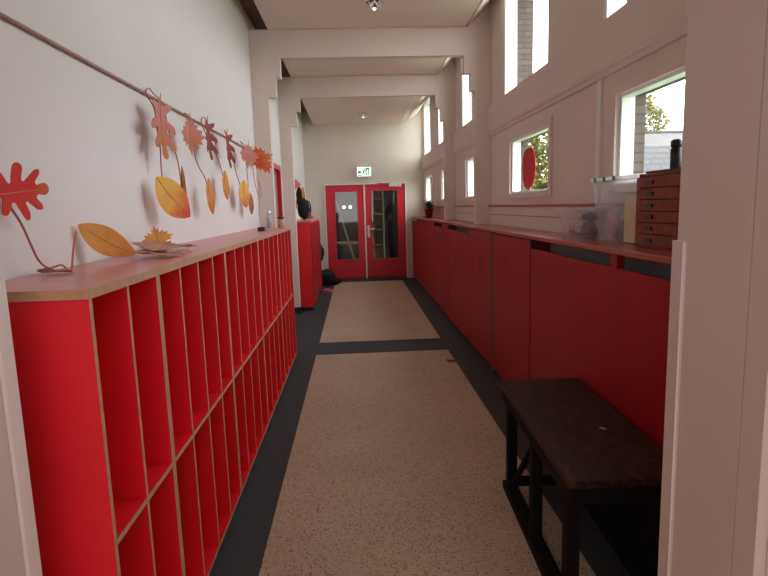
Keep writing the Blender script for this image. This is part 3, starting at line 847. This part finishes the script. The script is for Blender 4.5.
def leaf(shape, m, sx, sy, loc, yaw, roll, tilt, label, curl=0.1, fold=0.15, group='felt autumn leaves of the garland', stalk=True):
    o = bpy.data.objects.new('felt_leaf', leaf_mesh(shape, sx, sy, curl, fold, m)); C.objects.link(o)
    o.matrix_world = Matrix.Translation(loc) @ Matrix.Rotation(yaw, 4, 'Z') @ Matrix.Rotation(tilt, 4, 'Y') @ BASE @ Matrix.Rotation(roll, 4, 'Z')
    tag(o, label, 'leaf', group)
    s = MB(); z = .002

    def zz(y): return curl * y * y * sy + z
    s.tube([(0, y * sy, zz(y)) for y in (-.95 if shape is OVAL else -.68, -.5, -.2, .1, .4, .7)], [.0022, .002, .0018, .0015, .0012, .0008], 6)
    v = s.build('midrib', VEIN, o)
    return o


D = math.radians
# roll 180 = stalk up (leaf hangs from its stalk)
leaf(OAK, LM_RED, .118, .170, (-0.985, 1.705, 1.672), D(0), D(-84), 0, 'big red oak leaf with yellow lobes cut by the left edge of the photo', .05, .05)
leaf(OAK, LM_PINK, .19, .20, (-0.985, 3.04, 2.075), D(-8), D(178), 0, 'dusty pink lobed leaf with an orange tip, first one hanging on the rail', .1, .15)
leaf(MAPLE, LM_PINK, .115, .155, (-0.96, 3.47, 2.085), D(-24), D(176), 0, 'wide pink maple leaf turned to the corridor, second on the rail', .1, .25)
leaf(OAK, LM_DARK, .15, .175, (-0.985, 3.99, 2.125), D(-8), D(180), 0, 'dark red folded leaf, third on the rail', .1, .25)
leaf(OAK, LM_DARK, .15, .185, (-0.985, 4.58, 2.12), D(-6), D(180), 0, 'dark red narrow leaf, fourth on the rail', .1, .25)
leaf(MAPLE, LM_PINK, .13, .155, (-0.95, 5.26, 2.13), D(-35), D(172), 0, 'rose pink maple leaf touching the big orange one, fifth on the rail', .05, .2)
leaf(MAPLE, LM_ORED, .17, .17, (-0.975, 6.00, 2.10), D(-72), D(-62), 0, 'large orange red maple leaf at the far end of the rail by the pillar', .05, .15)
leaf(OVAL, LM_YELLOW, .24, .148, (-0.955, 3.02, 1.68), D(-30), D(-135), 0, 'big yellow oval leaf with a red tip hanging lowest near the camera', .1, .1)
leaf(OVAL, LM_BROWN, .075, .13, (-0.99, 3.31, 1.74), D(-5), D(176), 0, 'thin brown leaf hanging edge on beside the big yellow leaf', .1, .6)
leaf(OVAL, LM_ORANGE, .15, .125, (-0.975, 3.87, 1.705), D(-12), D(188), 0, 'plain orange oval leaf below the second and third leaves', .1, .3)
leaf(OVAL, LM_ORANGE, .17, .115, (-0.985, 4.40, 1.80), D(-10), D(186), 0, 'soft orange leaf hanging below the third leaf of the rail', .1, .3)
leaf(OVAL, LM_YELLOW, .30, .125, (-0.97, 5.05, 1.750), D(-14), D(186), 0, 'broad yellow orange leaf hanging low, fourth of the lower row', .1, .15)
leaf(OVAL, LM_BROWN, .20, .105, (-0.985, 5.40, 1.665), D(-8), D(182), 0, 'pointed brown leaf hanging just beyond the broad yellow leaf', .1, .4)
# leaves lying on the board
leaf(OVAL, LM_YO, .150, .118, (-0.975, 2.25, 1.497), D(-50), D(56), D(-14), 'large orange yellow curled leaf leaning on the wall at the near end of the board', .22, .12, 'felt leaves lying on the cubby board')
leaf(MAPLE, LM_DARK, .065, .075, (-0.975, 1.87, 1.424), D(0), D(80), D(-86), 'small dark red leaf lying flat on the near end of the board', .03, .06, 'felt leaves lying on the cubby board')
SH = leaf_mat('leaf_faded_pink', (0.60, 0.30, 0.24), (0.66, 0.34, 0.26), (0.52, 0.22, 0.14))
leaf(MAPLE, SH, .15, .19, (-0.83, 2.45, 1.426), D(10), D(30), D(-85), 'faded pink flat leaf at the bottom of the pile on the board', .05, .08, 'felt leaves lying on the cubby board')
leaf(MAPLE, SH, .14, .17, (-0.87, 2.52, 1.446), D(-30), D(-60), D(-82), 'faded pink leaf with curled lobes on top of the pile', .08, .12, 'felt leaves lying on the cubby board')
leaf(MAPLE, LM_PINK, .13, .15, (-0.92, 2.84, 1.440), D(30), D(-120), D(-80), 'rosy leaf lying farthest back in the pile on the board', .08, .12, 'felt leaves lying on the cubby board')
leaf(MAPLE, LM_YELLOW, .085, .075, (-0.94, 2.72, 1.468), D(-50), D(10), D(-10), 'bright yellow orange maple leaf standing up in the pile on the board', .08, .15, 'felt leaves lying on the cubby board')

XC = -1.0


def cord(parts, label, rad=.0035):
    m = MB(); m.tube([(p if len(p) == 3 else (-1.047 if p[1] > 2.19 else XC, p[0], p[1])) for p in parts], rad, 7, smooth_steps=5)
    tag(m.build('garland_cord', ROPE), label, 'garland cord', 'cords of the leaf garland')


cord([(2.938, 1.692), (2.979, 1.739), (3.033, 1.772), (3.037, 1.849), (3.047, 1.952), (3.023, 2.034), (3.004, 2.13), (3.038, 2.21), (3.091, 2.245), (3.149, 2.232), (3.165, 2.173), (3.181, 2.108),
      (3.236, 1.999), (3.318, 1.909), (3.36, 1.788), (3.387, 1.673), (3.447, 1.597)], 'rust red cord looped over the rail, holding the first pink and big yellow leaves')
cord([(3.60, 2.02), (3.574, 2.068), (3.646, 2.179), (3.70, 2.218), (3.761, 2.197), (3.754, 2.09), (3.68, 1.98), (3.748, 1.901), (3.898, 1.826), (3.95, 1.749)], 'rust red cord looped over the rail behind the second leaf, a wide pink maple')
cord([(4.062, 2.10), (4.088, 2.22), (4.185, 2.269), (4.26, 2.231), (4.256, 2.117), (4.254, 2.02), (4.358, 1.946), (4.456, 1.84)], 'rust red cord looped over the rail behind the third leaf, a dark red one')
cord([(4.67, 2.087), (4.666, 2.188), (4.797, 2.26), (4.895, 2.208), (4.81, 2.061), (4.926, 1.93), (5.061, 1.826)], 'rust red cord looped over the rail behind the fourth leaf, above the broad yellow one')
cord([(5.271, 2.058), (5.356, 2.173), (5.427, 2.244), (5.50, 2.169), (5.43, 1.99), (5.45, 1.87), (5.42, 1.75)], 'rust red cord looped over the rail behind the rose pink fifth leaf')
cord([(-1.055, 5.70, 2.225), (5.735, 2.15), (5.751, 2.05), (5.79, 1.95), (5.86, 1.84), (6.021, 1.75), (6.186, 1.766), (6.104, 1.902)], 'short curled rust red cord below the orange red leaf by the pillar')
cord([(1.66, 1.67), (1.699, 1.631), (1.747, 1.577), (1.785, 1.509), (1.819, 1.459), (-1.0, 1.871, 1.434), (-.98, 1.905, 1.440), (-.98, 1.945, 1.4195), (-.98, 1.97, 1.419), (-.99, 2.013, 1.475), (-1.0, 2.07, 1.545)],
     'rust red cord running from the big oak leaf down onto the cubby board')
rl = thing('wall_rail', 'thin grey pink picture rail running along the left wall above the cubbies', 'picture rail', (0, 0, 0))
MB().tube([(-1.058, 1.33, 2.215), (-1.058, 6.38, 2.215)], .007, 10).build('rod', RAILM, rl)
for y in (1.6, 3.3, 5.0, 6.3): MB().tube([(-1.0695, y, 2.215), (-1.055, y, 2.215)], .005, 8).build('bracket', RAILM, rl)

# small things at the far end of the cubby board
pk = MB().box(-0.875, -0.815, 5.07, 5.16, 1.4145, 1.452, bev=.008)
tag(pk.build('black_box', BLACK), 'small black box lying on the far part of the cubby board', 'box')
j = thing('jar', 'amber jar with a black lid at the far end of the cubby board', 'jar', (-0.775, 5.93, 1.4145))
MB().lathe([(0.026, 0), (0.029, .005), (0.029, .075), (0.022, .088), (0.022, .092)], seg=20).build('glass_body', HONEY, j)
MB().lathe([(0.033, .092), (0.034, .095), (0.034, .112), (0.030, .115)], seg=20).build('lid', BLACK, j)
j = thing('jar', 'pale blue patterned jar behind the amber one, against the left wall', 'jar', (-0.90, 5.95, 1.4145))
MB().lathe([(0.022, 0), (0.026, .004), (0.028, .12), (0.018, .145), (0.017, .15)], seg=20).build('glass_body', CERAMIC, j)
MB().lathe([(0.021, .15), (0.022, .153), (0.022, .172), (0.018, .175)], seg=20).build('lid', ALU, j)

# ------------------------------------------------------------------ bags, coats and shoe by the locker
bg = thing('black_rucksack', 'black rucksack slumped on top of the red locker', 'bag', (-0.83, 9.3, 1.434))
MB().blob((0, 0, .17), .10, .17, .165, .10, seed=4).build('body', CLOTHBLACK, bg)
MB().blob((-.06, -.06, .36), .05, .07, .17, .12, seed=6).build('hood', CLOTHBLACK, bg)
MB().tube([(.02, -.05, .30), (.09, -.06, .28), (.115, -.04, .16), (.09, -.02, .05)], .010, 8, smooth_steps=4).build('strap', CLOTHBLACK, bg)
sf = MB(); sf.blob((-0.80, 9.85, 1.487), .10, .18, .055, .18, seed=9); 
tag(sf.build('pink_scarf', mat('dusty_pink_fabric', (.60, .24, .24), .9, .15, 20)), 'crumpled dusty pink scarf on the red locker behind the rucksack', 'scarf')
# cord and leaves hanging over the locker
c2 = MB(); c2.tube([(-1.02, 8.95, 2.03), (-0.97, 9.4, 2.02), (-0.98, 10.2, 2.0), (-1.03, 10.9, 1.93)], .006, 7, smooth_steps=5)
tag(c2.build('garland_cord', ROPE), 'short rust red cord strung over the red locker beyond the left pillar', 'garland cord')
leaf(MAPLE, LM_PINK, .10, .13, (-0.93, 9.08, 2.02), D(-60), D(178), 0, 'pink leaf on the short cord above the rucksack', .1, .2, 'felt leaves above the locker')
leaf(OVAL, LM_BROWN, .06, .15, (-1.0, 9.66, 1.66), D(-60), D(165), 0, 'brown leaf hanging beside the black rucksack', .1, .2, 'felt leaves above the locker')
leaf(OVAL, LM_ORANGE, .12, .15, (-0.93, 10.3, 1.86), D(-60), D(180), 0, 'pale orange leaf over the far part of the red locker', .1, .2, 'felt leaves above the locker')
rk = thing('coat_hook_rail', 'coat hook strip on the left wall between the locker and the double doors', 'coat rack', (-1.069, 11.1, 1.05))
MB().box(0, .018, 0, .7, -.03, .03, bev=.003).build('board', WOODPOLE, rk)
for k in range(3): MB().tube([(.018, .12 + .22 * k, 0), (.07, .12 + .22 * k, -.005), (.08, .12 + .22 * k, .02)], .005, 8, smooth_steps=3).build('hook', ALU, rk)
ct_ = MB(); ct_.blob((-0.86, 11.25, .72), .20, .20, .25, .10, seed=21); ct_.tube([(-0.985, 11.22, 1.03), (-0.92, 11.23, .96), (-0.88, 11.24, .85)], .03, 8, smooth_steps=3)
tag(ct_.build('hanging_coat', CLOTHBLACK), 'black coat hanging beside the red locker near the double doors', 'coat')
bb = MB(); bb.blob((-0.66, 11.70, .17), .20, .20, .17, .12, seed=31); bb.blob((-0.50, 11.80, .08), .16, .14, .08, .12, seed=33)
tag(bb.build('black_bag', CLOTHBLACK), 'black bag slumped on the floor left of the double doors', 'bag')
MBs = thing('pink_shoe', 'pink rubber clog lying on the floor beside the black bag', 'shoe', (-0.56, 10.62, 0.002), D(70))
MB().blob((0, 0, .045), .07, .125, .043, .05, seed=41).build('upper', PINKSHOE, MBs)
MB().box(-.055, .055, -.12, .12, 0, .016, bev=.007).build('sole', PINKSHOE, MBs)
MB().blob((0, -.05, .072), .04, .055, .022, .02, seed=42).build('opening', DARKRED, MBs)

# red leaf on the floor
leaf(MAPLE, leaf_mat('leaf_dark_crimson', (.35, .02, .02), (.40, .02, .02), (.30, .02, .02)), .075, .085, (0.95, 5.58, 0.008), D(20), D(40), D(-88), 'single red leaf fallen on the floor by the right border', .03, .08, 'fallen leaf')
# red paper apple on the window
ap = [(0, .172), (.06, .170), (.12, .155), (.165, .11), (.19, .05), (.195, -.02), (.175, -.10), (.12, -.165), (.05, -.19), (0, -.192)]
ap = ap + [(-x, y) for x, y in reversed(ap[1:-1])]
a_ = MB().prism([(5.135 + x * 1.0, 1.915 + y) for x, y in ap], 'x', 1.592, 1.596)
REDPAPER = mat('red_paper', (.62, .02, .025), .8, .03)
tag(a_.build('paper_apple', REDPAPER), 'red paper apple stuck on the lower window pane of the nearest full bay', 'paper decoration')
a_ = MB().prism([(7.25 + x * .42, 1.93 + y * .55) for x, y in ap], 'x', 1.592, 1.596)
tag(a_.build('paper_apple', REDPAPER), 'small red paper shape on the lower window beyond the first pillar', 'paper decoration')


# ceiling spotlights
def spot(loc, label):
    t = thing('ceiling_lamp', label, 'ceiling lamp', loc, 0, 'ceiling spotlights')
    MB().lathe([(.095, 0), (.095, -.006), (.085, -.012), (.06, -.012), (.058, 0)], seg=32).build('rim', CHROME, t)
    MB().lathe([(.058, -.002), (.05, -.03), (.03, -.055), (.012, -.062)], seg=16).build('reflector', CHROME, t)
    for k in range(8):
        a = 2 * PI * k / 8
        MB().blob((.062 * math.cos(a), .062 * math.sin(a), -.022), .014, .014, .016, 0, sub=2).build('crystal', CHROME, t)
    MB().blob((0, 0, -.062), .018, .018, .018, 0, sub=2).build('bulb', emis('lamp_bulb', (1, .95, .9), 1.2), t)


spot((0.252, 5.62, 3.519), 'round chrome ceiling lamp nearest the camera')
spot((0.23, 11.4, 3.420), 'round chrome ceiling lamp over the area before the double doors')

# ------------------------------------------------------------------ things behind the glass doors
br = MB(); br.tube([(-0.44, 13.8, 1.75), (-0.12, 13.35, 0.62), (0.02, 13.2, 0.16)], .022, 8)
bt_ = thing('broom', 'pale wooden broom leaning behind the left door glass', 'broom', (0, 0, 0))
br.build('handle', WOODPOLE, bt_)
MB().box(-0.16, 0.20, 13.12, 13.26, 0.02, 0.14, bev=.01).build('head', BLACK, bt_)
bsh = thing('shelf_rack', 'pale beige shelf rack behind the right door glass', 'shelf', (0.60, 14.6, 0))
MB().box(-.22, -.19, 0, .4, 0, 2.2).build('side_panel', BEIGE, bsh); MB().box(.12, .15, 0, .4, 0, 2.2).build('side_panel', BEIGE, bsh)
for z in (.2, .6, 1.0, 1.4, 1.8, 2.17): MB().box(-.19, .12, 0, .4, z, z + .03).build('shelf', BEIGE, bsh)
MB().box(-.19, .12, .38, .40, 0, 2.2).build('back_panel', BEIGE, bsh)
cs = thing('coat_stand', 'dark coat stand behind the right door glass', 'coat stand', (0.98, 13.95, 0))
MB().tube([(0, 0, 0.02), (0, 0, 2.0)], .02, 8).build('pole', BLACK, cs)
MB().lathe([(.2, 0), (.2, .02), (.05, .04)], seg=20).build('base', BLACK, cs)
MB().tube([(0, 0, 1.9), (0, -.16, 1.98)], .012, 8).build('hook', BLACK, cs)
gb = MB(); gb.blob((0.98, 13.6, 0.99), .20, .22, .98, .08, seed=51); gb.blob((0.86, 13.55, 1.45), .14, .12, .22, .1, seed=52)
tag(gb.build('dark_coat', CLOTHBLACK), 'long dark coat hanging behind the right door glass', 'coat')
tbk = thing('low_table', 'dim grey table behind the left door glass', 'table', (-0.15, 14.6, 0))
MB().box(-.45, .45, 0, .5, .68, .72).build('tabletop', BEIGE, tbk)
for x in (-.42, .38):
    for y in (.03, .43): MB().box(x, x + .04, y, y + .04, 0, .68).build('leg', BACKWALL, tbk)

GLINTW = emis('wall_lamp_glow', (1, .97, .9), 2.5)  # glowing blobs added in place of flash reflections on the door glass
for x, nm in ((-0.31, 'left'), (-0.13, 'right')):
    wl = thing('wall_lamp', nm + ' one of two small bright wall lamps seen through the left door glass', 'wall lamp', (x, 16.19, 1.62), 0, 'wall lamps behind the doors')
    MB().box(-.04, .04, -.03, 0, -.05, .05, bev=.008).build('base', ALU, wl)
    MB().blob((0, -.06, 0), .045, .04, .04, 0, sub=2).build('bulb', GLINTW, wl)

# ------------------------------------------------------------------ outside
MB().box(1.8, 70, -30, 90, -0.6, -0.3).build('floor', GRASS, kind='structure')
hs = thing('house', 'neighbouring house with a grey roof seen through the nearest window', 'house', (22.5, 37, -0.3))
MB().box(-6.5, 6.5, -4, 4, 0, 3.2).build('wall', HOUSEWALL, hs)
MB().prism([(-4.6, 2.7), (0, 6.0), (4.6, 2.7), (4.6, 2.9), (0, 6.2), (-4.6, 2.9)], 'x', -7, 7).build('roof', ROOF, hs)
MB().tube([(-7, 0, 6.22), (7, 0, 6.22)], .10, 8).build('ridge', ROOF2, hs)
an = thing('shed', 'lower tiled shed roof standing in front of the neighbouring house', 'shed', (18.7, 29, -0.3))
MB().box(-4.5, 4.5, -2, 2, 0, 2.8).build('wall', HOUSEWALL, an)
MB().prism([(-2.5, 2.4), (0, 4.42), (2.5, 2.4), (2.5, 2.6), (0, 4.6), (-2.5, 2.6)], 'x', -4.8, 4.8).build('roof', ROOF2, an)


def foliage_mat(name, c1, c2):
    m = mat(name, c1, 0.7, col2=c2, nscale=1.2)
    nt = m.node_tree; p = nt.nodes['Principled BSDF']; out = nt.nodes['Material Output']
    tr = nt.nodes.new('ShaderNodeBsdfTranslucent'); rp = [q for q in nt.nodes if q.type == 'VALTORGB'][0]
    nt.links.new(rp.outputs[0], tr.inputs[0])
    mx = nt.nodes.new('ShaderNodeMixShader'); mx.inputs[0].default_value = 0.4
    nt.links.new(p.outputs[0], mx.inputs[1]); nt.links.new(tr.outputs[0], mx.inputs[2]); nt.links.new(mx.outputs[0], out.inputs[0])
    return m


FOL = foliage_mat('autumn_foliage', (0.07, 0.09, 0.02), (0.20, 0.17, 0.03))


def tree(loc, rr, hgt, seed, label):
    rnd = random.Random(seed)
    t = thing('tree', label, 'tree', loc)
    tk = MB(); tk.tube([(0, 0, 0), (0.05, 0.05, hgt * .35), (0, 0, hgt * .6), (.1, 0, hgt * .85)], [.2, .15, .1, .04], 8, smooth_steps=3)
    for k in range(6):
        a = k * 1.05; tk.tube([(0, 0, hgt * .4 + k * .15), (rr * .5 * math.cos(a), rr * .5 * math.sin(a), hgt * .6 + k * .15)], [.07, .02], 6)
    tk.build('trunk', BARK, t)
    fm = MB(); b = fm.bm
    for k in range(6500):
        while True:
            p = Vector((rnd.uniform(-1, 1), rnd.uniform(-1, 1), rnd.uniform(-1, 1)))
            if 0.35 < p.length < 1: break
        kk = 1 + .18 * math.sin(p.x * 7 + seed) * math.cos(p.y * 6) + .12 * math.sin(p.z * 9)
        c_ = Vector((p.x * rr * kk, p.y * rr * kk, hgt * .62 + p.z * hgt * .40 * kk))
        d = Vector((rnd.uniform(-1, 1), rnd.uniform(-1, 1), rnd.uniform(-1, 1))).normalized(); e = d.orthogonal().normalized()
        L = rnd.uniform(.10, .20) * rr / 2.2; W = L * .55
        vs = [b.verts.new(q) for q in (c_ - d * L, c_ + e * W, c_ + d * L, c_ - e * W)]
        b.faces.new(vs)
    fm.build('foliage', FOL, t)


tree((22.7, 47.0, -0.3), 3.2, 11.8, 3, 'yellow green tree rising behind the neighbouring house')
tree((9.9, 30.5, -0.3), 2.2, 8.0, 8, 'yellowing tree seen through the window with the red apple')
